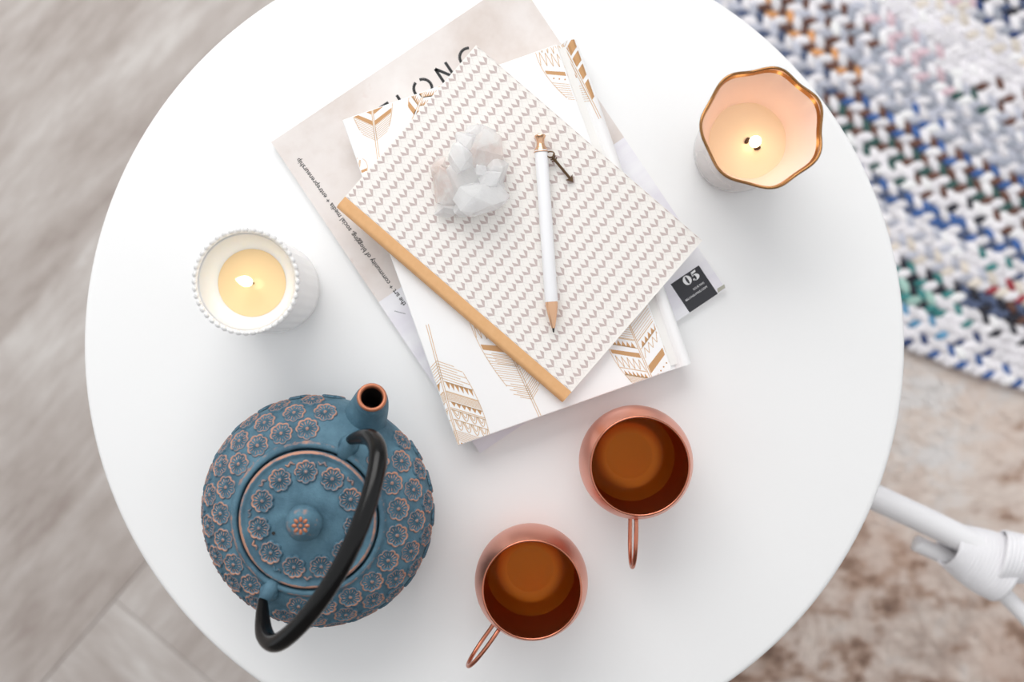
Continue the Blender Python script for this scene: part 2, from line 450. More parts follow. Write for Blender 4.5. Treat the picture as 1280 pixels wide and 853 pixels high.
# ================================================================== WHITE RATTAN CHAIR (front corner seen beside the table)
CZ = .36
ch = tag(empty('rattan_chair', (W(1400,880,CZ).x, W(1400,880,CZ).y, 0)), 'white rattan chair with cane-wrapped pole joint beside the round table', 'chair')
CO = Vector((ch.location.x, ch.location.y, 0))
def cp(px,py,dz=0): return W(px,py,CZ+dz) - CO
hoop = [cp(1196,671), cp(1240,690,.004), cp(1290,712), cp(1400,705), cp(1560,770), cp(1640,900), cp(1560,1060), cp(1400,1110), cp(1290,1040), cp(1268,930), cp(1300,830,-.012), cp(1262,752,-.014), cp(1222,713,-.014), cp(1180,694,-.014), cp(1146,677,-.014)]
mb = MB(); mb.tube(catmull([cp(960,560), cp(1030,592), cp(1090,620), cp(1150,648), cp(1200,672), cp(1236,690), cp(1300,700), cp(1420,720), cp(1560,800), cp(1600,920), cp(1540,1050), cp(1400,1100), cp(1290,1050)], 8), .0118, 14); mb.build('seat_hoop', M['rattan'], ch)
mb = MB(); mb.tube(catmull([cp(1144,679,-.016), cp(1185,698,-.016), cp(1225,718,-.016), cp(1262,750,-.016), cp(1300,795,-.016), cp(1330,860,-.016), cp(1340,960,-.016), cp(1290,1050,-.008)], 8), .0072, 12); mb.build('brace_pole', M['rattan'], ch)
# cane wrap: each turn round both poles, then round the upper pole alone
def turn(c, axis, ra, rb, r, roll):
    axis = axis.normalized(); up = Vector((0,0,1)); sd = axis.cross(up).normalized(); pts = []
    for q in range(28):
        t = 2*PI*q/28
        pts.append(c + sd*math.cos(t)*ra + up*math.sin(t)*rb + axis*roll*math.sin(t+.8))
    m = MB(); k = 28; vs_ = []; fs = []
    for i in range(k):
        d = (pts[(i+1)%k]-pts[i-1]).normalized(); rad_ = (pts[i]-c); rad_ = (rad_-d*rad_.dot(d)).normalized(); b = d.cross(rad_)
        for j in range(6):
            a = 2*PI*j/6; vs_.append(pts[i] + rad_*math.cos(a)*.0012 + b*math.sin(a)*r)
    for i in range(k):
        ii = (i+1)%k
        for j in range(6): fs.append((i*6+j, i*6+(j+1)%6, ii*6+(j+1)%6, ii*6+j))
    m.add(vs_, fs); return m
for i in range(16):
    t = i/15; c = cp(1188+66*t, 682+31*t, -.006); ax = cp(1252,712+8*t) - cp(1190,683)
    turn(c, ax, .0185+.0095*math.sin(min(1,t*1.1)*PI/2), .0175+.003*t, .0028, .003).build('cane_wrap', M['wrap'], ch)
for i in range(16):
    t = i/15; c = cp(1250+78*t, 696+9*t, 0); ax = cp(1327,706+9*t) - cp(1252,694+3*t)
    turn(c, ax, .0225-.005*t, .0190, .0028, -.004).build('cane_wrap', M['wrap'], ch)
for px,py in ((990,574),(1590,860),(1570,1000),(1345,1085)):
    a = cp(px,py); mb = MB(); mb.tube([(a.x,a.y,CZ-.002),(a.x*1.02,a.y*1.02,.0085)], .0108, 12); mb.build('leg', M['rattan'], ch)

# ================================================================== MAGAZINE
def frame_from(pa, pb, pc, z):          # local x along pa->pb, y from pb->pc side; returns root matrix info
    A, B, C_ = W(*pa,z), W(*pb,z), W(*pc,z)
    ux = (B-A); lx = ux.length; ux.normalize(); uy = Vector((-ux.y,ux.x,0)); ly = (C_-B).dot(uy)
    return A, ux, uy, lx, ly
MZ = TZ + .0055
# left edge bottom B(600,567), origin there; x along bottom edge to C(907,360), y up the left edge to A(340,177)
Bp = W(600,567,MZ); Cp = W(907,361,MZ); ux = (Cp-Bp).normalized(); mw = (Cp-Bp).length; uy = Vector((-ux.y,ux.x,0)); mh = (W(340,177,MZ)-Bp).dot(uy)
mag = tag(empty('magazine', (Bp.x,Bp.y,TZ), math.atan2(ux.y,ux.x)), 'softcover magazine with stone-textured cover under the white feather book', 'magazine')
def mloc(px,py):
    d = W(px,py,MZ)-Bp; return (d.dot(ux), d.dot(uy))
T_ = .0055
mb = MB(); mb.box(.0006,mw-.0006,.0006,mh-.0006,.0003,T_-.0003); mb.build('pages', M['pages'], mag, smooth=False)
ysp = mloc(476,376)[1]
mb = MB(); mb.box(0,mw,0,ysp,T_-.0003,T_,1); mb.box(0,mw,ysp,mh,T_-.0003,T_,0); mb.box(0,mw,0,mh,0,.0003,1)
mb.build('cover', [M['stone'],M['lavender']], mag, smooth=False)
ZP = T_ + .00005
# title: geometric stencil capitals
cap = .0133; sw = .0021
def arc(mb, c, r, a0, a1, wd, z, mi=0, n=20):
    pts = [(c[0]+r*math.cos(a0+(a1-a0)*i/n), c[1]+r*math.sin(a0+(a1-a0)*i/n)) for i in range(n+1)]
    mb.poly_stroke(pts, wd, z, mi)
mb = MB()
Oc = mloc(528.6,110.5); Nc = mloc(556.5,91.5); Gc = mloc(586,71.5)
base = Oc[1]-cap/2
R_ = cap/2
arc(mb, Oc, R_, math.radians(108), math.radians(285), sw, ZP); arc(mb, Oc, R_, math.radians(-62), math.radians(78), sw, ZP)
arc(mb, Gc, R_, math.radians(55), math.radians(300), sw, ZP); mb.stroke(Gc, (Gc[0]+R_,Gc[1]), sw, ZP); mb.stroke((Gc[0]+R_,Gc[1]), (Gc[0]+R_*.6,Gc[1]-R_*.8), sw, ZP)
nw = .0088/1.0
for sx in (-1,1): mb.stroke((Nc[0]+sx*nw/2,Nc[1]-cap/2),(Nc[0]+sx*nw/2,Nc[1]+cap/2), sw, ZP)
mb.stroke((Nc[0]-nw/2,Nc[1]+cap/2),(Nc[0]+nw/2,Nc[1]-cap/2), sw, ZP)
Lx = mloc(496.5,120)[0]; yt = mloc(496.5,118.5)[1]
mb.stroke((Lx,yt-cap),(Lx,yt), sw, ZP); mb.stroke((Lx,yt-cap+sw/2),(Lx+.008,yt-cap+sw/2), sw, ZP)
Ex = Lx-.0165
mb.stroke((Ex,yt-cap),(Ex,yt), sw, ZP)
for f in (0,.5,1): mb.stroke((Ex,yt-cap+sw/2+f*(cap-sw)),(Ex+.0085,yt-cap+sw/2+f*(cap-sw)), sw, ZP)
Bx = Ex-.0175
mb.stroke((Bx,yt-cap),(Bx,yt), sw, ZP)
for f in (.26,.76): arc(mb, (Bx+.004,yt-cap+cap*f), cap*.24, -PI/2, PI/2, sw, ZP, n=10)
mb.build('title_lettering', M['ink'], mag, smooth=False)
def text_mesh(body, size, name, mat, parent, M4, align='LEFT', spacing=1.0, shear=0, offset=0):
    cu = bpy.data.curves.new('txt','FONT'); cu.body = body; cu.size = size; cu.align_x = align; cu.space_character = spacing; cu.shear = shear; cu.offset = offset
    cu.resolution_u = 2
    to = bpy.data.objects.new('txt', cu); COL.objects.link(to); bpy.context.view_layer.update()
    me = bpy.data.meshes.new_from_object(to.evaluated_get(bpy.context.evaluated_depsgraph_get()))
    COL.objects.unlink(to); bpy.data.objects.remove(to); me.name = name
    me.materials.clear(); me.materials.append(mat)
    o = bpy.data.objects.new(name, me); COL.objects.link(o); o.parent = parent; o.matrix_local = M4
    xs = [v.co.x for v in me.vertices]; return o, (max(xs)-min(xs) if xs else 0)
# edge line reading up the left side
a = mloc(508,380); b = mloc(374,197); ln = math.hypot(b[0]-a[0],b[1]-a[1]); ang = math.atan2(b[1]-a[1],b[0]-a[0])
M4 = Matrix.Translation((a[0],a[1],ZP)) @ Matrix.Rotation(ang,4,'Z')
o, tw = text_mesh('the art + community of blogging, social media + entrepreneurship', .005, 'edge_lettering', M['ink'], mag, M4, offset=.00008)
o.matrix_local = M4 @ Matrix.Diagonal((ln/tw,1,1,1))
mb = MB(); mb.poly_stroke([mloc(493,389),mloc(507,392.5)], .0005, ZP); mb.build('printed_line', M['grey_ink'], mag, smooth=False)
# issue label
cs = [mloc(*p) for p in ((836,357),(870,331),(897,367),(862,391))]
lb = [(cs[3][0],cs[3][1]),(cs[2][0],cs[3][1]),(cs[2][0],cs[0][1]),(cs[3][0],cs[0][1])]
lx0, lx1, ly0, ly1 = lb[0][0], lb[1][0], lb[0][1], lb[2][1]
mb = MB(); mb.flat(lb, ZP); lab = mb.build('issue_label', M['label_black'], mag, smooth=False)
Z2 = ZP + .00005
mb = MB()
def ell(cx,cy,rx,ry,n=28,a0=0,a1=2*PI): return [(cx+rx*math.cos(a0+(a1-a0)*i/n), cy+ry*math.sin(a0+(a1-a0)*i/n)) for i in range(n+1)]
c0 = mloc(859,350.5); h = .0068
o_, i_ = ell(c0[0],c0[1],h*.47,h*.52), ell(c0[0],c0[1],h*.13,h*.44)
for i in range(28): mb.flat([o_[i],o_[i+1],i_[i+1],i_[i]], Z2)
c5 = mloc(868.5,344.5)
cx, cy = c5
mb.flat([(cx-h*.28,cy+h*.24),(cx+h*.30,cy+h*.30),(cx+h*.36,cy+h*.52),(cx-h*.28,cy+h*.50)], Z2)      # flag
mb.flat([(cx-h*.28,cy+.0),(cx-h*.20,cy+.0),(cx-h*.20,cy+h*.5),(cx-h*.28,cy+h*.5)], Z2)
o_, i_ = ell(cx-h*.02,cy-h*.18,h*.44,h*.34,24,-2.6,2.4), ell(cx-h*.10,cy-h*.18,h*.14,h*.28,24,-2.6,2.4)
for i in range(24): mb.flat([o_[i],o_[i+1],i_[i+1],i_[i]], Z2)
mb.flat(ell(cx-h*.30,cy-h*.32,h*.13,h*.13,12)[:-1], Z2)
mb.build('issue_number', M['white_ink'], lab, smooth=False)
for txt, pxy, sz in (('ISSUE FIVE',(879.5,352.5),.0021),('BELONG-MAG.COM',(882,355.5),.0021)):
    p = mloc(*pxy); text_mesh(txt, sz, 'small_lettering', M['white_ink'], lab, Matrix.Translation((p[0],p[1]-(.0012 if 'IS' in txt else .0026),Z2)), 'RIGHT')
cs = [mloc(*p) for p in ((896.5,361),(905.5,355.5),(906.5,360),(897,366.5))]
mb = MB(); mb.flat(cs, ZP); mb.build('printed_corner', M['olive'], mag, smooth=False)

# ================================================================== WHITE BOOK WITH GOLD FEATHERS
BT = .018; BZ = MZ + BT + .0002
Bp = W(572,558,BZ); Cp = W(866,454,BZ); ux = (Cp-Bp).normalized(); bw = (Cp-Bp).length; uy = Vector((-ux.y,ux.x,0)); bh = (W(422,152,BZ)-Bp).dot(uy)
bk = tag(empty('feather_book', (Bp.x,Bp.y,MZ+.0001), math.atan2(ux.y,ux.x)), 'white hardcover book with gold foil feathers on top of the magazine', 'book')
def bloc(px,py):
    d = W(px,py,BZ)-Bp; return (d.dot(ux), d.dot(uy))
ct = .0025; hinge = bw-.0155
mb = MB(); mb.box(.003,bw-.006,.003,bh-.003,ct,BT-ct); mb.build('pages', M['pages'], bk, smooth=False)
mb = MB(); mb.box(0,hinge,0,bh,0,ct); mb.build('back_cover', M['white_cover'], bk, smooth=False, bevel=.0008)
mb = MB(); mb.box(0,hinge,0,bh,BT-ct,BT); cov = mb.build('front_cover', M['white_cover'], bk, smooth=False, bevel=.0008)
# spine with its hinge groove and rounded back
prof = [(hinge-.0012,BT-.0006),(hinge+.0008,BT-.0032),(hinge+.0035,BT-.0042),(hinge+.0060,BT-.0020),(hinge+.0085,BT+.0003),(hinge+.0115,BT-.0002),(bw-.0016,BT-.0022),(bw-.0002,BT-.006),(bw,BT*.5),(bw-.0002,.006),(bw-.0016,.0022),(hinge+.0085,.0),(hinge,.0006)]
inn = [(x-.0018 if x>hinge+.008 else x, (z-.0014 if z>BT*.5 else z+.0014)) for x,z in prof]
mb = MB(); k = len(prof); vs_ = []
for y in (0,bh): vs_ += [(x,y,z) for x,z in prof] + [(x,y,z) for x,z in inn]
fs = []
for i in range(k-1):
    fs += [(i,i+1,2*k+i+1,2*k+i)[::-1], (k+i,k+i+1,3*k+i+1,3*k+i), (i,i+1,k+i+1,k+i), (2*k+i,2*k+i+1,3*k+i+1,3*k+i)[::-1]]
mb.add(vs_, fs); mb.build('spine', M['white_cover'], bk, auto=60)
# foil feathers
def feather(pq, pt, hw, bands, name='feather_print', bend=0, lw=.00058, sides=(1,-1), quill=.22, rachis=True):
    q, t = Vector(bloc(*pq)), Vector(bloc(*pt)); ax = t-q; Ln = ax.length; ax.normalize(); nn = Vector((-ax.y,ax.x))
    mb = MB(); z = BT+.00006
    def wdt(s): 
        if s < quill: return 0
        u = (s-quill)/(1-quill); return hw*(math.sin(PI*min(1,u*.86+.10))**.62)
    def P(s, f):        # s along, f signed lateral fraction
        v = q + ax*(s*Ln) + nn*(bend*math.sin(s*PI)) + nn*(f*wdt(s)) + ax*(abs(f)*wdt(s)*.62)
        return (v.x,v.y)
    ra = [P(i/24,0) for i in range(25)]
    off = .0008
    for sgn in ((1,-1) if rachis else ()):
        mb.poly_stroke([(x+nn.x*off*sgn*(1-.6*i/24), y+nn.y*off*sgn*(1-.6*i/24)) for i,(x,y) in enumerate(ra)], lw*.9, z)
    for sd in sides:
        mb.poly_stroke([P(quill+(1-quill)*i/30, sd) for i in range(3,31)], lw*.7, z)
        for (s0,s1,kind) in bands:
            if kind == 'barb':
                for i in range(7):
                    s = s0+(s1-s0)*i/7; mb.stroke(P(s,0), P(s+.004,sd*(.72+.28*(i%2))), lw*.8, z)
            elif kind == 'lines':
                for i in range(8):
                    s = s0+(s1-s0)*i/7; mb.stroke(P(s,sd*.03), P(s,sd), lw*.6, z)
            elif kind == 'zig':
                mb.stroke(P(s0,sd*.05), P(s0,sd), lw, z); mb.stroke(P(s1,sd*.05), P(s1,sd), lw, z)
                for i in range(6):
                    f0 = .1+i*.145; mb.flat([P(s0,sd*f0),P(s0,sd*(f0+.145)),P(s0+(s1-s0)*.7,sd*(f0+.072))], z, 1)
            elif kind == 'scallop':
                mb.stroke(P(s0,sd*.05), P(s0,sd), lw, z)
                for i in range(4):
                    f0 = .08+i*.225
                    for g in (1,.6):
                        mb.poly_stroke([P(s0+(s1-s0)*g*math.sin(PI*j/8), sd*(f0+.225*(.5-g/2+g*j/8))) for j in range(9)], lw, z)
            elif kind == 'solid':
                mb.flat([P(s0,sd*.08),P(s0,sd*.5),P(s0,sd),P(s1,sd),P(s1,sd*.5),P(s1,sd*.08)], z, 1)
            elif kind == 'bar':
                mb.flat([P(s0,sd*.06),P(s0,sd*.96),P((s0+s1)/2,sd*.96),P((s0+s1)/2+.01,sd*.06)], z, 1)
            elif kind == 'dots':
                for i in range(5):
                    c = P((s0+s1)/2, sd*(.15+.17*i)); mb.flat(ell(c[0],c[1],.0006,.0006,8)[:-1], z, 1)
            elif kind == 'vee':
                for i in range(5):
                    f0 = .08+i*.18; mb.poly_stroke([P(s0,sd*f0),P(s1,sd*(f0+.09)),P(s0,sd*(f0+.18))], lw*.8, z)
    o = mb.build(name, [M['foil'],M['foil_dark']], cov, smooth=False)
    bm = bmesh.new(); bm.from_mesh(o.data)
    for co, no in (((.0006,0,0),(-1,0,0)),((bw-.0025,0,0),(1,0,0)),((0,.0006,0),(0,-1,0)),((0,bh-.0006,0),(0,1,0))):
        bmesh.ops.bisect_plane(bm, geom=bm.verts[:]+bm.edges[:]+bm.faces[:], plane_co=co, plane_no=no, clear_outer=True)
    for xq, zq in prof[:7]:
        bmesh.ops.bisect_plane(bm, geom=bm.verts[:]+bm.edges[:]+bm.faces[:], plane_co=(xq,0,0), plane_no=(1,0,0))
    for v in bm.verts:                       # the foil follows the hinge groove and the spine
        if v.co.x > prof[0][0]:
            for (xa,za),(xb,zb) in zip(prof[:8],prof[1:8]):
                if xa-1e-7 <= v.co.x <= xb+1e-7: v.co.z = za+(zb-za)*(v.co.x-xa)/(xb-xa)+.0001
    bm.to_mesh(o.data); bm.free()
    return o
feather((534,406),(588,612),.023,[(.22,.34,'barb'),(.34,.40,'zig'),(.405,.45,'lines'),(.46,.50,'zig'),(.51,.56,'scallop'),(.57,.63,'scallop'),(.64,.70,'lines'),(.71,.76,'solid'),(.78,.84,'lines'),(.85,.91,'solid'),(.92,.97,'zig')], quill=.16)
feather((677,525),(592,340),.018,[(.14,.24,'barb'),(.25,.36,'lines'),(.36,.44,'barb'),(.45,.52,'bar'),(.53,.62,'vee'),(.62,.70,'bar'),(.71,.80,'zig'),(.8,.95,'lines')], quill=.12)
feather((826,502),(776,380),.020,[(.14,.22,'lines'),(.23,.30,'zig'),(.31,.42,'vee'),(.44,.52,'bar'),(.54,.62,'zig'),(.63,.8,'lines')], quill=.06, sides=(1,))
feather((826,502),(776,380),.022,[(.14,.26,'dots'),(.27,.40,'bar'),(.42,.50,'vee'),(.52,.60,'zig'),(.62,.8,'lines')], quill=.06, sides=(-1,), rachis=False)
feather((750,148),(690,28),.019,[(.18,.34,'solid'),(.38,.48,'solid'),(.51,.60,'solid'),(.63,.72,'solid'),(.75,.92,'lines')], quill=.10, sides=(-1,))
feather((750,148),(690,28),.021,[(.18,.34,'lines'),(.36,.42,'dots'),(.43,.50,'bar'),(.52,.66,'vee'),(.66,.80,'vee'),(.82,.95,'lines')], quill=.10, sides=(1,), rachis=False)
feather((474,205),(460,100),.015,[(.28,.44,'lines'),(.45,.54,'bar'),(.58,.68,'bar'),(.72,.84,'scallop'),(.86,.95,'vee')], quill=.24)
feather((512,160),(543,84),.010,[(.2,.34,'bar'),(.36,.5,'zig'),(.5,.64,'zig'),(.66,.9,'vee')], quill=.12)
feather((444,246),(450,200),.006,[(.35,.5,'bar'),(.6,.75,'bar')], quill=.3)

# ================================================================== PATTERNED NOTEBOOK
NT_ = .0075; NZ0 = BZ + .0002; NZ = NZ0 + NT_
Bp = W(420,259,NZ); Cp = W(703,503.5,NZ); ux = (Cp-Bp).normalized(); nwid = (Cp-Bp).length; uy = Vector((-ux.y,ux.x,0)); nh = (W(875,298,NZ)-Cp).dot(uy)
nb = tag(empty('patterned_notebook', (Bp.x,Bp.y,NZ0), math.atan2(ux.y,ux.x)), 'cream notebook with mauve chevron print and kraft spine on top of the book stack', 'notebook')
def nloc(px,py):
    d = W(px,py,NZ)-Bp; return (d.dot(ux), d.dot(uy))
sp_w = .0098
mb = MB(); mb.box(.0008,nwid-.0008,.002,nh-.001,.0006,NT_-.0006); mb.build('pages', M['pages'], nb, smooth=False)
mb = MB(); mb.box(0,nwid,sp_w,nh,NT_-.0007,NT_-.0001); cov = mb.build('front_cover', M['cream'], nb, smooth=False)
mb = MB(); mb.box(0,nwid,sp_w,nh,0,.0006); mb.build('back_cover', M['cream'], nb, smooth=False)
# kraft spine wrap: rounded fold
pr = [(sp_w,NT_)] + [(NT_*.5-NT_*.5*math.sin(t)+.0, NT_*.5+NT_*.5*math.cos(t)) for t in [PI*i/14 for i in range(15)]] + [(sp_w,0)]
pin = [(y+.0005 if i not in (0,16) else y, NT_*.5+(z-NT_*.5)*.86) for i,(y,z) in enumerate(pr)]
mb = MB(); k = len(pr); vs_ = []
for x in (0,nwid): vs_ += [(x,y,z) for y,z in pr] + [(x,y,z) for y,z in pin]
fs = []
for i in range(k-1):
    fs += [(i,i+1,2*k+i+1,2*k+i), (k+i,k+i+1,3*k+i+1,3*k+i)[::-1], (i,k+i,k+i+1,i+1), (2*k+i,3*k+i,3*k+i+1,2*k+i+1)[::-1]]
mb.add(vs_, fs); mb.build('kraft_spine', M['kraft'], nb, auto=60)
# print
a0 = nloc(510.6+216,200+18.5)     # apex of one motif near the charm
px_ = (CAMZ-NZ)/FPX; du, dv = 16.35*px_, 13.62*px_
apex = nloc(700+380/14.2, 200+262/14.2)
mb = MB(); zc = NT_
i0 = -int(apex[0]/du)-1
def clip_ok(poly): return all(0.0004 < x < nwid-.0004 and sp_w+.0003 < y < nh-.0003 for x,y in poly)
def clipp(poly): return [(min(max(x,.0004),nwid-.0004), min(max(y,sp_w+.0003),nh-.0003)) for x,y in poly]
for i in range(-30,30):
    for j in range(-26,26):
        X, Y = apex[0]+i*du, apex[1]+j*dv
        if not (-.002 < X < nwid+.006 and sp_w-.004 < Y < nh+.004): continue
        for s_ in (1,-1):
            poly = [(X+.4*px_,Y),(X-4.9*px_,Y+s_*5.9*px_),(X-10.2*px_,Y+s_*4.0*px_),(X-3.2*px_,Y+s_*.25*px_)]
            po = clipp(poly)
            ar = abs(sum(po[q][0]*po[q-1][1]-po[q-1][0]*po[q][1] for q in range(4)))/2
            if ar > 1e-7: mb.flat(po if s_>0 else po[::-1], zc)
            ln = clipp([(X-9.3*px_,Y+s_*3.4*px_),(X-16.35*px_,Y)])
            if math.dist(*ln) > .001 and clip_ok(clipp(ln)) : mb.stroke(ln[0], ln[1], .00022, zc, 1)
            ln = clipp([(X-4.6*px_,Y+s_*5.2*px_),(X+3.0*px_,Y+s_*(13.62-3.4)*px_)])
            if math.dist(*ln) > .001: mb.stroke(ln[0], ln[1], .00018, zc, 1)
mb.build('chevron_print', [M['motif'],M['hairline']], cov, smooth=False)

# ================================================================== QUARTZ CLUSTER
qp = W(590,218,NZ); QZ = NZ+.0002
qz = tag(empty('quartz_cluster', (qp.x,qp.y,QZ)), 'rough white and pale pink quartz crystal cluster on the patterned notebook', 'crystal')
def chunk(px,py,zc,rx,ry,rz,n,seed,mat,rot=0,name='crystal'):
    random.seed(seed); zc *= .72; rz *= .75; c = W(px,py,NZ+zc); bm = bmesh.new()
    for i in range(n):
        v = Vector((random.gauss(0,1),random.gauss(0,1),random.gauss(0,1))).normalized()*random.uniform(.72,1.08)
        v = Vector((v.x*rx,v.y*ry,v.z*rz)); v.rotate(Matrix.Rotation(rot,3,'Z'))
        p = v + c - Vector((qp.x,qp.y,QZ)); p.z = max(p.z, .0)
        bm.verts.new(p)
    r = bmesh.ops.convex_hull(bm, input=bm.verts)
    bmesh.ops.delete(bm, geom=[g for g in r['geom_interior'] if isinstance(g,bmesh.types.BMVert)], context='VERTS')
    me = bpy.data.meshes.new(name); bm.to_mesh(me); bm.free(); me.materials.append(mat)
    o = bpy.data.objects.new(name, me); COL.objects.link(o); o.parent = qz; me.polygons.foreach_set('use_smooth',[False]*len(me.polygons))
    md = o.modifiers.new('bevel','BEVEL'); md.width = .0003; md.segments = 1
    return o
chunk(590,222,.010,.024,.026,.012,40,2,M['quartz'])
chunk(556,232,.011,.011,.021,.012,30,3,M['quartz_pink'],.2)
chunk(573,198,.024,.0125,.0115,.013,34,4,M['quartz'])
chunk(600,248,.022,.0215,.0125,.013,40,5,M['quartz'],.1)
chunk(606,188,.016,.014,.017,.014,34,6,M['quartz_pink'],.3)
chunk(620,212,.014,.009,.015,.012,26,7,M['quartz'])
chunk(598,168,.012,.013,.010,.011,26,8,M['quartz'],-.2)
chunk(601,214,.026,.0055,.0055,.007,12,9,M['quartz'],.4)
chunk(612,226,.024,.010,.008,.010,16,11,M['quartz'],.8)
chunk(582,180,.022,.009,.010,.010,16,12,M['quartz'],.3)
chunk(580,262,.014,.010,.007,.010,16,13,M['quartz'],.2)
chunk(549,210,.012,.008,.010,.010,16,14,M['quartz_pink'],.1)
chunk(563,258,.008,.012,.009,.008,24,10,M['quartz'],.4)

# ================================================================== PEN WITH ARROW CHARM
PR = .0046; pz = NZ + PR + .0006
pa, pb = W(675,169,pz), W(692,416,pz); pd = (pb-pa).normalized(); PL = (pb-pa).length
pen = tag(empty('ballpoint_pen', (pa.x,pa.y,NZ)), 'white ballpoint pen with rose gold ends and bronze arrow charm on the notebook', 'pen')
pen.rotation_euler = (0,0,math.atan2(pd.y,pd.x))
def along(prof, name, mat, n=28, auto=35):
    mb = MB(); vs_ = []; fs = []; k = len(prof)
    for i in range(n):
        t = 2*PI*i/n
        for x, r in prof: vs_.append((x, r*math.cos(t), PR+.0006+r*math.sin(t)))
    for i in range(n):
        j = (i+1)%n
        for a in range(k-1): fs.append((i*k+a,i*k+a+1,j*k+a+1,j*k+a))
    mb.add(vs_, fs); return mb.build(name, mat, pen, auto=auto)
pxm = (CAMZ-pz)/FPX
x1 = 19*pxm; x2 = 209*pxm; x3 = 242*pxm
along([(0,0),(0,.0036),(.0008,.0040),(.0016,.0036),(.003,.0029),(.005,.0026),(.0072,.0029),(.0088,.0038),(.0097,.0044),(x1,.0046),(x1,0)], 'push_cap', M['rose_gold'])
along([(x1,0),(x1,.0044),(x1+.001,.0046),(x2-.001,.0046),(x2,.0044),(x2,0)], 'barrel', M['pen_white'])
along([(x2,0),(x2,.0043),(x2+.0012,.0044),(x2+.008,.0034),(x3-.002,.0017),(x3,.0012),(x3,0)], 'cone_tip', M['rose_gold'])
along([(x3,0),(x3,.0009),(x3+.0025,.0006),(PL,.0002),(PL,0)], 'writing_point', M['graphite'])
# charm (local frame: x along the pen, y to the right of the picture)
Rw = Matrix.Rotation(-pen.rotation_euler.z,3,'Z')
def ploc(px,py,z): return Rw @ (W(px,py,NZ+z) - Vector((pa.x,pa.y,NZ)))
ca, cb = ploc(690,196,.0048), ploc(715,226,.0020)
mb = MB(); mb.tube([ca, cb], .00095, 8)
dv_ = (cb-ca).normalized(); sv = Vector((-dv_.y,dv_.x,0)).normalized()
tip = cb + dv_*.0012; uz = Vector((0,0,.0011))
hb = cb - dv_*.0032
poly = [tip, hb+sv*.0030, hb+dv_*.0010, hb-sv*.0030]
mb.add([p+uz for p in poly]+[p-uz for p in poly], [(0,1,2,3),(7,6,5,4),(0,4,5,1),(1,5,6,2),(2,6,7,3),(3,7,4,0)])
for s_ in (1,-1):
    for k in range(3):
        f0 = ca + dv_*(.0006+.0016*k)
        mb.tube([f0, f0 - dv_*.0014 + sv*s_*.0022], .0005, 6)
chm = mb.build('arrow_charm', M['bronze'], pen, smooth=False)
mb = MB(); cc = ploc(688,193,.0062)
mb.loop([cc + Vector((.0022*math.cos(t), .0028*math.sin(t), .0012*math.cos(t))) for t in [2*PI*i/20 for i in range(20)]], .0005, 6)
mb.build('jump_ring', M['bronze'], chm)
mb = MB(); mb.loop([Vector((x1+.0012, .00485*math.cos(t), PR+.0006+.00485*math.sin(t))) for t in [2*PI*i/28 for i in range(28)]], .00035, 6); mb.build('collar', M['rose_gold'], pen)

# ================================================================== TEAPOT
tp = tag(empty('cast_iron_teapot', (-.1326,-.1160,TZ+.0002)), 'blue cast iron teapot with copper-worn flower relief and black bail handle', 'teapot')
mm = lambda P: [(r*.001,z*.001) for r,z in P]
body = mm([(0,0),(48,0),(51,1),(53,4),(58,9),(66,18),(73,30),(77,40),(78.2,46),(77.4,53),(74.5,60.5),(70,67.5),(64,73.5),(58,77.8),(53,80),(51,80.6),(50.4,82.6),(49.4,83.6),(48,83.8),(46.8,83.4),(46.2,82),(46,78),(46,74),(20,74),(0,74)])
mb = MB(); mb.lathe(body, 144); bo = mb.build('body', M['iron'], tp, auto=70)
def wear_attr(o, fn):
    at = o.data.attributes.new('wear','FLOAT','POINT'); at.data.foreach_set('value', [fn(v.co) for v in o.data.vertices])
def bw_(c):
    r = math.hypot(c.x,c.y)*1000; z = c.z*1000
    if 48.5 < r < 51 and z > 80: return .62
    if r > 77.8: return .5
    return .30
wear_attr(bo, bw_)
lid = MB(); lid.lathe(mm([(0,79),(44.6,79),(45,82.5),(44.6,84.8),(43.4,85.7),(42,85.4),(41.2,84.6),(39,84.8),(30,86.6),(18,88.4),(8,89.3),(0,89.5)]), 128)
lid = lid.build('lid', M['iron'], tp, auto=70)
wear_attr(lid, lambda c: .78 if 42.6 < math.hypot(c.x,c.y)*1000 < 45 and c.z > .084 else .22)
# knob: bud on a petal base with a copper daisy
mb = MB()
mb.lathe(mm([(6.5,88.5),(7.2,90),(10.2,92.5),(11.6,95.5),(11.3,98.5),(9.6,101.5),(7.6,103.6),(6.6,105)]), 64, fr=lambda t,z: 1+.035*abs(math.cos(3*t))*(1 if z<.1 else .3))
kn = mb.build('knob', M['iron'], lid); wear_attr(kn, lambda c: .52 if c.z > .1005 else .36)
mb = MB(); mb.lathe(mm([(6.7,104.8),(6.5,106),(5.8,106.4),(2,106.2),(0,106.2)]), 32); cap_o = mb.build('knob_cap', M['iron'], lid); wear_attr(cap_o, lambda c:.5)
mb = MB()
for i in range(8):
    t = 2*PI*i/8; mb.sphere((.0040*math.cos(t),.0040*math.sin(t),.1063), (.0019,.00125,.0007), 8, 6, Matrix.Rotation(t,3,'Z'))
mb.sphere((0,0,.1066), (.0014,.0014,.0010), 10, 6); mb.build('knob_daisy', M['copper_worn'], lid)
# steam hole
hp = W(343,666,TZ+.0862)-tp.location
mb = MB(); mb.lathe([(0,.0001),(.00115,.0001)], 16); o = mb.build('steam_hole', M['bore'], lid); o.location = (hp.x,hp.y,.0866)
o.location.z = .0885 - .0000; 
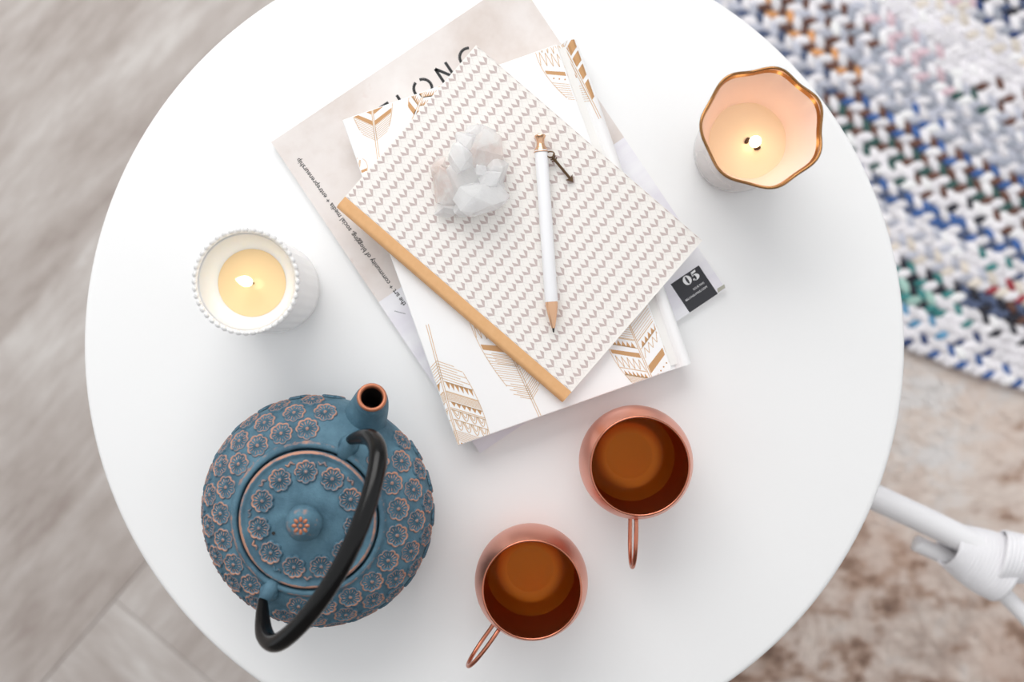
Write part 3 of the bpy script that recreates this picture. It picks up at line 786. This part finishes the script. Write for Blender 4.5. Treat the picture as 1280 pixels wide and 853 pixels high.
# flower relief
def flower_mesh(name, R, hgt, Rm, Rc, wear):
    nr, nt = 15, 120; vs_ = [(0,0,hgt*.95)]; wr = [wear]; fs = []
    for j in range(1,nr+1):
        q = j/nr
        for i in range(nt):
            t = 2*PI*i/nt; lobe = .80+.20*abs(math.cos(4*t))**.6
            r = q*R*lobe
            sp = max(0,math.cos(16*t))
            if q < .17: h = .95*math.sqrt(max(0,1-(q/.19)**2)); w_ = wear
            elif q < .72:
                ins = max(0, math.sin(PI*(q-.17)/.55))**.5
                h = .12 + .55*sp*ins; w_ = .35+.48*sp*(1 if q>.45 else .3)
            else:
                u = (q-.72)/.28; h = .12+.80*math.sin(PI*min(1,u*1.02))**.6 if u < .98 else -.2; w_ = .35+ (wear-.35)*math.sin(PI*min(1,u))
            x, y = r*math.cos(t), r*math.sin(t)
            z = h*hgt - (y*y/(2*Rm) if Rm else 0) - (x*x/(2*Rc) if Rc else 0)
            vs_.append((x,y,z)); wr.append(w_)
    for i in range(nt):
        ii = (i+1)%nt; fs.append((0,1+i,1+ii))
        for j in range(nr-1): fs.append((1+j*nt+i,1+(j+1)*nt+i,1+(j+1)*nt+ii,1+j*nt+ii))
    me = bpy.data.meshes.new(name); me.from_pydata(vs_,[],fs); me.materials.append(M['iron'])
    me.polygons.foreach_set('use_smooth',[True]*len(me.polygons))
    at = me.attributes.new('wear','FLOAT','POINT'); at.data.foreach_set('value', wr)
    return me
def place(me, name, parent, ang, r, z, nr_, nz_, spin=0):
    c, s_ = math.cos(ang), math.sin(ang)
    nrm = Vector((c*nr_,s_*nr_,nz_)).normalized(); tan = Vector((-s_,c,0)); mer = nrm.cross(tan)
    Mx = Matrix(((tan.x,mer.x,nrm.x),(tan.y,mer.y,nrm.y),(tan.z,mer.z,nrm.z))).to_4x4()
    o = bpy.data.objects.new(name, me); COL.objects.link(o); o.parent = parent
    o.matrix_local = Matrix.Translation((r*c,r*s_,z)) @ Mx @ Matrix.Rotation(spin,4,'Z')
    return o
fl_lid = flower_mesh('flower_relief', .0084, .0019, 0.25, 0.25, .72)
random.seed(3)
for i in range(11):
    a = math.radians(91 - i*360/11)
    place(fl_lid, 'flower_relief', lid, a, .0312, .0864, .18, 1, 0)
# little cloud scrolls between the lid flowers and rim
for i in range(11):
    a = math.radians(91 - (i+.5)*360/11); mb = MB(); pts = []
    for k in range(9):
        t = (k-4)/4; pts.append(((.0378+.0009*math.cos(t*PI*1.5+1))*math.cos(a+t*.085),(.0378+.0009*math.cos(t*PI*1.5+1))*math.sin(a+t*.085),.0855))
    mb.tube(pts, [.0003,.0006,.0008,.0009,.0007,.0009,.0008,.0006,.0003], 8); o = mb.build('cloud_relief', M['iron'], lid); wear_attr(o, lambda c:.62)
SPA = math.radians(62.3)
rows = [(58.2,77.4,.0082,21,0),(69.0,68.4,.0083,21,.5),(76.0,57.0,.0083,21,0),(77.7,42.5,.0083,21,.5),(72.5,29.5,.0080,21,0)]
def prof_n(r,z):
    pts = [(53,80),(58,77.8),(64,73.5),(70,67.5),(74.5,60.5),(77.4,53),(78.2,46),(77,40),(73,30),(66,18)]
    best = min(range(len(pts)-1), key=lambda i: abs((pts[i][0]+pts[i+1][0])/2-r)+abs((pts[i][1]+pts[i+1][1])/2-z))
    dr, dz = pts[best+1][0]-pts[best][0], pts[best+1][1]-pts[best][1]; return (-dz, dr)
for ri,(r,z,R,cnt,ph) in enumerate(rows):
    nr_, nz_ = prof_n(r,z); me = flower_mesh('flower_relief', R*1.03, .0016, .034, r*.001/max(.35,nr_/math.hypot(nr_,nz_)), .79)
    for i in range(cnt):
        a = 2*PI*(i+ph)/cnt + .1
        d = (a-SPA+PI)%(2*PI)-PI; d2 = (a-SPA)%(2*PI)-PI
        if abs(d) < (.36 if ri==0 else .30 if ri<4 else 0): continue
        if ri == 0 and abs(d2) < .15: continue
        place(me, 'flower_relief', bo, a, r*.001, z*.001, nr_, nz_, 0)
# spout
c, s_ = math.cos(SPA), math.sin(SPA)
def rz(r,z): return Vector((r*.001*c, r*.001*s_, z*.001))
spp = catmull([rz(50,40),rz(63,50),rz(74,60),rz(82.5,70),rz(87.5,79.5),rz(89.3,83.5)],6)
rad = [(.021-.0116*(i/(len(spp)-1))**.62) for i in range(len(spp))]
mb = MB(); mb.tube(spp, rad, 32, caps=False); sp_o = mb.build('spout', M['iron'], tp); wear_attr(sp_o, lambda c:.22)
d_ = (spp[-1]-spp[-2]).normalized(); t1 = Vector((-s_,c,0)); t2 = d_.cross(t1)
mb = MB(); n = 32; vs_ = []; fs = []
ring = [(.0094,-.0012),(.0098,.0),(.0094,.0012),(.0084,.0016),(.0074,.0012),(.0070,.0),(.0070,-.002)]
for i in range(n):
    t = 2*PI*i/n
    for q, hh in ring: vs_.append(spp[-1] + (t1*math.cos(t)+t2*math.sin(t))*q + d_*(hh+.0008))
for i in range(n):
    j = (i+1)%n
    for a in range(len(ring)-1): fs.append((i*7+a,j*7+a,j*7+a+1,i*7+a+1))
mb.add(vs_, fs); mb.build('spout_rim', M['copper_worn'], sp_o)
mb = MB(); ip = [spp[-1]-d_*.0004] + [spp[-1-k]*1.0 for k in range(4,20,4)]
mb.tube(ip, [.0072,.0070,.0068,.0066,.006][:len(ip)], 24, caps=False); e_ = ip[-1]; mb.sphere(e_, .0064, 12, 8); mb.build('spout_bore', M['bore'], sp_o)
# lugs and bail handle
HA = math.radians(61.5); he = Vector((math.cos(HA),math.sin(HA),0)); hp_ = Vector((math.sin(HA),-math.cos(HA),0)); th = .55; Z0 = .0876
for sg in (1,-1):
    mb = MB()
    e2 = he*sg
    pts = [e2*.0475+Vector((0,0,.079)), e2*.053+Vector((0,0,.0835)), e2*.058+Vector((0,0,.0855)), e2*.0615+Vector((0,0,.084))]
    mb.tube(catmull(pts,4), [.0050]*4+[.0046]*4+[.0038]*4+[.0026], 16); 
    mb.tube([e2*.054+Vector((0,0,.078)), e2*.0575+Vector((0,0,.0845))], [.0075,.0042], 16)
    o = mb.build('handle_lug', M['iron'], tp); wear_attr(o, lambda c:.30)
hd_ = hp_*math.sin(th)+Vector((0,0,math.cos(th)))
half = [(57.5,-1.5),(60.0,1.0),(65.5,11.0),(69.8,24),(68.0,38),(60,49),(43,59.5),(22,66.5),(0,69.2)]
full = half + [(-u,v) for u,v in half[-2::-1]]
pts = catmull([he*(u*.001)+hd_*(v*.001)+Vector((0,0,Z0)) for u,v in full], 6)
nP = len(pts); rad = []
for i in range(nP):
    t = abs(2*i/(nP-1)-1); rad.append(.0057 if t < .62 else .0057-(.0057-.0022)*((t-.62)/.38)**1.1)
mb = MB(); mb.tube(pts, rad, 20); mb.build('bail_handle', M['black'], tp)

# ================================================================== COPPER MUGS
def mug(name, X, Y, ha, label):
    root = tag(empty(name, (X,Y,TZ+.0002), ha), label, 'mug', 'copper mugs of tea')
    RX, RZ, zc_ = .039, .050, .041
    def rr(z, d=0): return (RX-d)*math.sqrt(max(0,1-((z-zc_)/(RZ-d))**2))
    zt = .0666
    zs = [.0+zt*i/40 for i in range(41)]
    outp = [(0,0),(rr(0)-.001,0)] + [(rr(z),z) for z in zs[1:]]
    mb = MB(); mb.lathe(outp, 96); mb.build('cup_body', M['copper'], root, auto=60)
    mb = MB(); mb.lathe([(rr(z,.0013),z) for z in zs[::-1] if z > .0026]+[(.016,.0023),(.010,.0022),(.003,.0022),(0,.0022)], 96); mb.build('cup_lining', M['copper_in'], root)
    rt = rr(zt,.0006); mb = MB(); mb.loop([(rt*math.cos(t),rt*math.sin(t),zt) for t in [2*PI*i/96 for i in range(96)]], .0008, 8); mb.build('rim', M['copper_wire'], root)
    tz = .0145; mb = MB(); mb.lathe([(0,.0024)]+[(rr(tz*q/12,.0015),max(.0024,tz*q/12)) for q in range(2,13)]+[(rr(tz,.0015)*.6,tz),(0,tz)], 64); mb.build('tea', M['tea'], root, auto=40)
    # handle: wire loop in the radial plane (local +x)
    r1 = rr(.056); r2 = rr(.022)
    P = catmull([(r1-.0005,0,.056),(r1+.006,0,.0580),(.052,0,.0590),(.063,0,.0565),(.0705,0,.0490),(.0725,0,.0405),(.0690,0,.0325),(.060,0,.0265),(.048,0,.0235),(r2-.0005,0,.0215)],6)
    mb = MB(); mb.tube(P, .00145, 12, up=(0,1,0)); mb.build('wire_handle', M['copper_wire'], root)
    return root
mug('copper_mug', .0853, -.0834, math.radians(-92), 'round copper mug of dark tea standing beside the book stack')
mug('copper_mug', .0133, -.1659, math.radians(233), 'round copper mug of dark tea closer to the blue teapot')

# ================================================================== CANDLES
def flame(parent, loc, h, r, lean):
    mb = MB(); prof = []
    for i in range(17):
        t = i/16; prof.append((r*math.sin(PI*t**.62)**.9 if 0 < t < 1 else 0, t*h))
    mb.lathe(prof, 20)
    mb.v = [(x+lean[0]*(z/h)**1.5, y+lean[1]*(z/h)**1.5, z) for x,y,z in mb.v]
    o = mb.build('flame', M['flame'], parent); o.location = loc; return o
# white beaded candle
z_r = .090; rc_ = W(307,352,TZ+z_r)
cw = tag(empty('beaded_candle', (rc_.x,rc_.y,TZ+.0002)), 'lit candle in a white milk glass jar with a beaded rim', 'candle')
mb = MB()
fl_ = lambda t,z: 1 + (.006*math.cos(30*t)*(1 if .008<z<.075 else 0))
mb.lathe([(0,0),(.029,0),(.031,.0015),(.0322,.006),(.0328,.02),(.0332,.05),(.0335,.075),(.0338,.083),(.0342,.088),(.0338,.0895),(.0325,.0895),(.0315,.088),(.0312,.074),(.031,.06),(0,.06)], 180, fr=fl_)
jar = mb.build('glass_jar', M['milk'], cw, auto=60)
mb = MB(); mb.sphere((0,0,0),(.0016,.0021,.0014),10,7); b0 = mb.build('bead', M['bead'], jar)
NB = 44
for i in range(NB):
    t = 2*PI*i/NB; Mx = Matrix.Translation((.0334*math.cos(t),.0334*math.sin(t),.0890)) @ Matrix.Rotation(t,4,'Z')
    if i == 0: b0.matrix_local = Mx
    else: inst(b0, 'bead', jar, Mx)
mb = MB(); mb.lathe([(0,.0730),(.0215,.0730),(.0225,.0734),(.0250,.0752),(.0285,.0800),(.0305,.0855),(.0314,.0880),(.0311,.061),(0,.061)], 64); mb.build('wax_ring', M['wax_white'], cw)
mb = MB(); mb.lathe([(0,.0735),(.0216,.0735),(.0224,.0736)], 64); mb.build('melted_wax', M['wax_yellow'], cw)
wp = W(316.5,354,TZ+.0737) - cw.location
mb = MB(); mb.tube([(wp.x,wp.y,.073),(wp.x-.0004,wp.y,.0775),(wp.x-.0012,wp.y+.0002,.0800)], .0008, 8); mb.build('wick', M['wick'], cw)
flame(cw, (wp.x-.0008,wp.y+.0002,.0785), .027, .0035, (-.0022,.0005))
# gold rimmed scalloped candle
z_r = .088; rc_ = W(953,160,TZ+z_r)
cg = tag(empty('scalloped_candle', (rc_.x,rc_.y,TZ+.0002)), 'lit candle in a scalloped glass with gold rim and peach lining', 'candle')
LB = 7; PH = math.radians(75)
def scal(t, z):
    k = max(0,min(1,(z-.012)/.070))
    return 1 + 0.031*k*k*math.cos(LB*(t-PH)) + .012*k*math.cos(2*t+.5)
outer = [(0,0),(.026,0),(.0285,.0015),(.0300,.006),(.0308,.015),(.0316,.03),(.0330,.05),(.0352,.068),(.0376,.081),(.0390,.088)]
inner = [(.0380,.088),(.0366,.083),(.0335,.068),(.0285,.052),(.0262,.046),(.0250,.030),(.0240,.012),(0,.010)]
mb = MB(); mb.lathe(outer, 160, fr=scal); mb.build('glass_vessel', M['frost'], cg)
mb = MB(); mb.lathe(inner, 160, fr=scal); mb.build('peach_lining', M['peach'], cg)
pts = []
for i in range(160):
    t = 2*PI*i/160; r = .0385*scal(t,.088); pts.append((r*math.cos(t),r*math.sin(t),.0884+.0012*math.cos(LB*(t-PH))))
mb = MB(); mb.loop(pts, .0010, 8); mb.build('gold_rim', M['gold'], cg)
mb = MB(); mb.lathe([(.0367,.0838),(.0372,.0855),(.0379,.0876)], 160, fr=scal); mb.build('gold_band', M['gold'], cg)
mb = MB(); mb.lathe([(0,.046),(.0267,.046)], 128, fr=scal); mb.build('melted_wax', M['wax_peach'], cg)
wp = W(939.5,181,TZ+.046) - cg.location
mb = MB()
for dx,dy,a in ((-.0032,.0026,.9),(.0036,-.0024,.3)):
    mb.sphere((wp.x+dx,wp.y+dy,.0468), (.0026,.0016,.0012), 8, 6, Matrix.Rotation(a,3,'Z'))
mb.build('wick_crumb', M['wick'], cg)
mb = MB(); mb.tube([(wp.x,wp.y,.0455),(wp.x+.0002,wp.y+.0002,.0500)], .0009, 8); mb.build('wick', M['wick'], cg)
flame(cg, (wp.x+.0003,wp.y+.0003,.0490), .018, .0040, (-.0002,.0002))
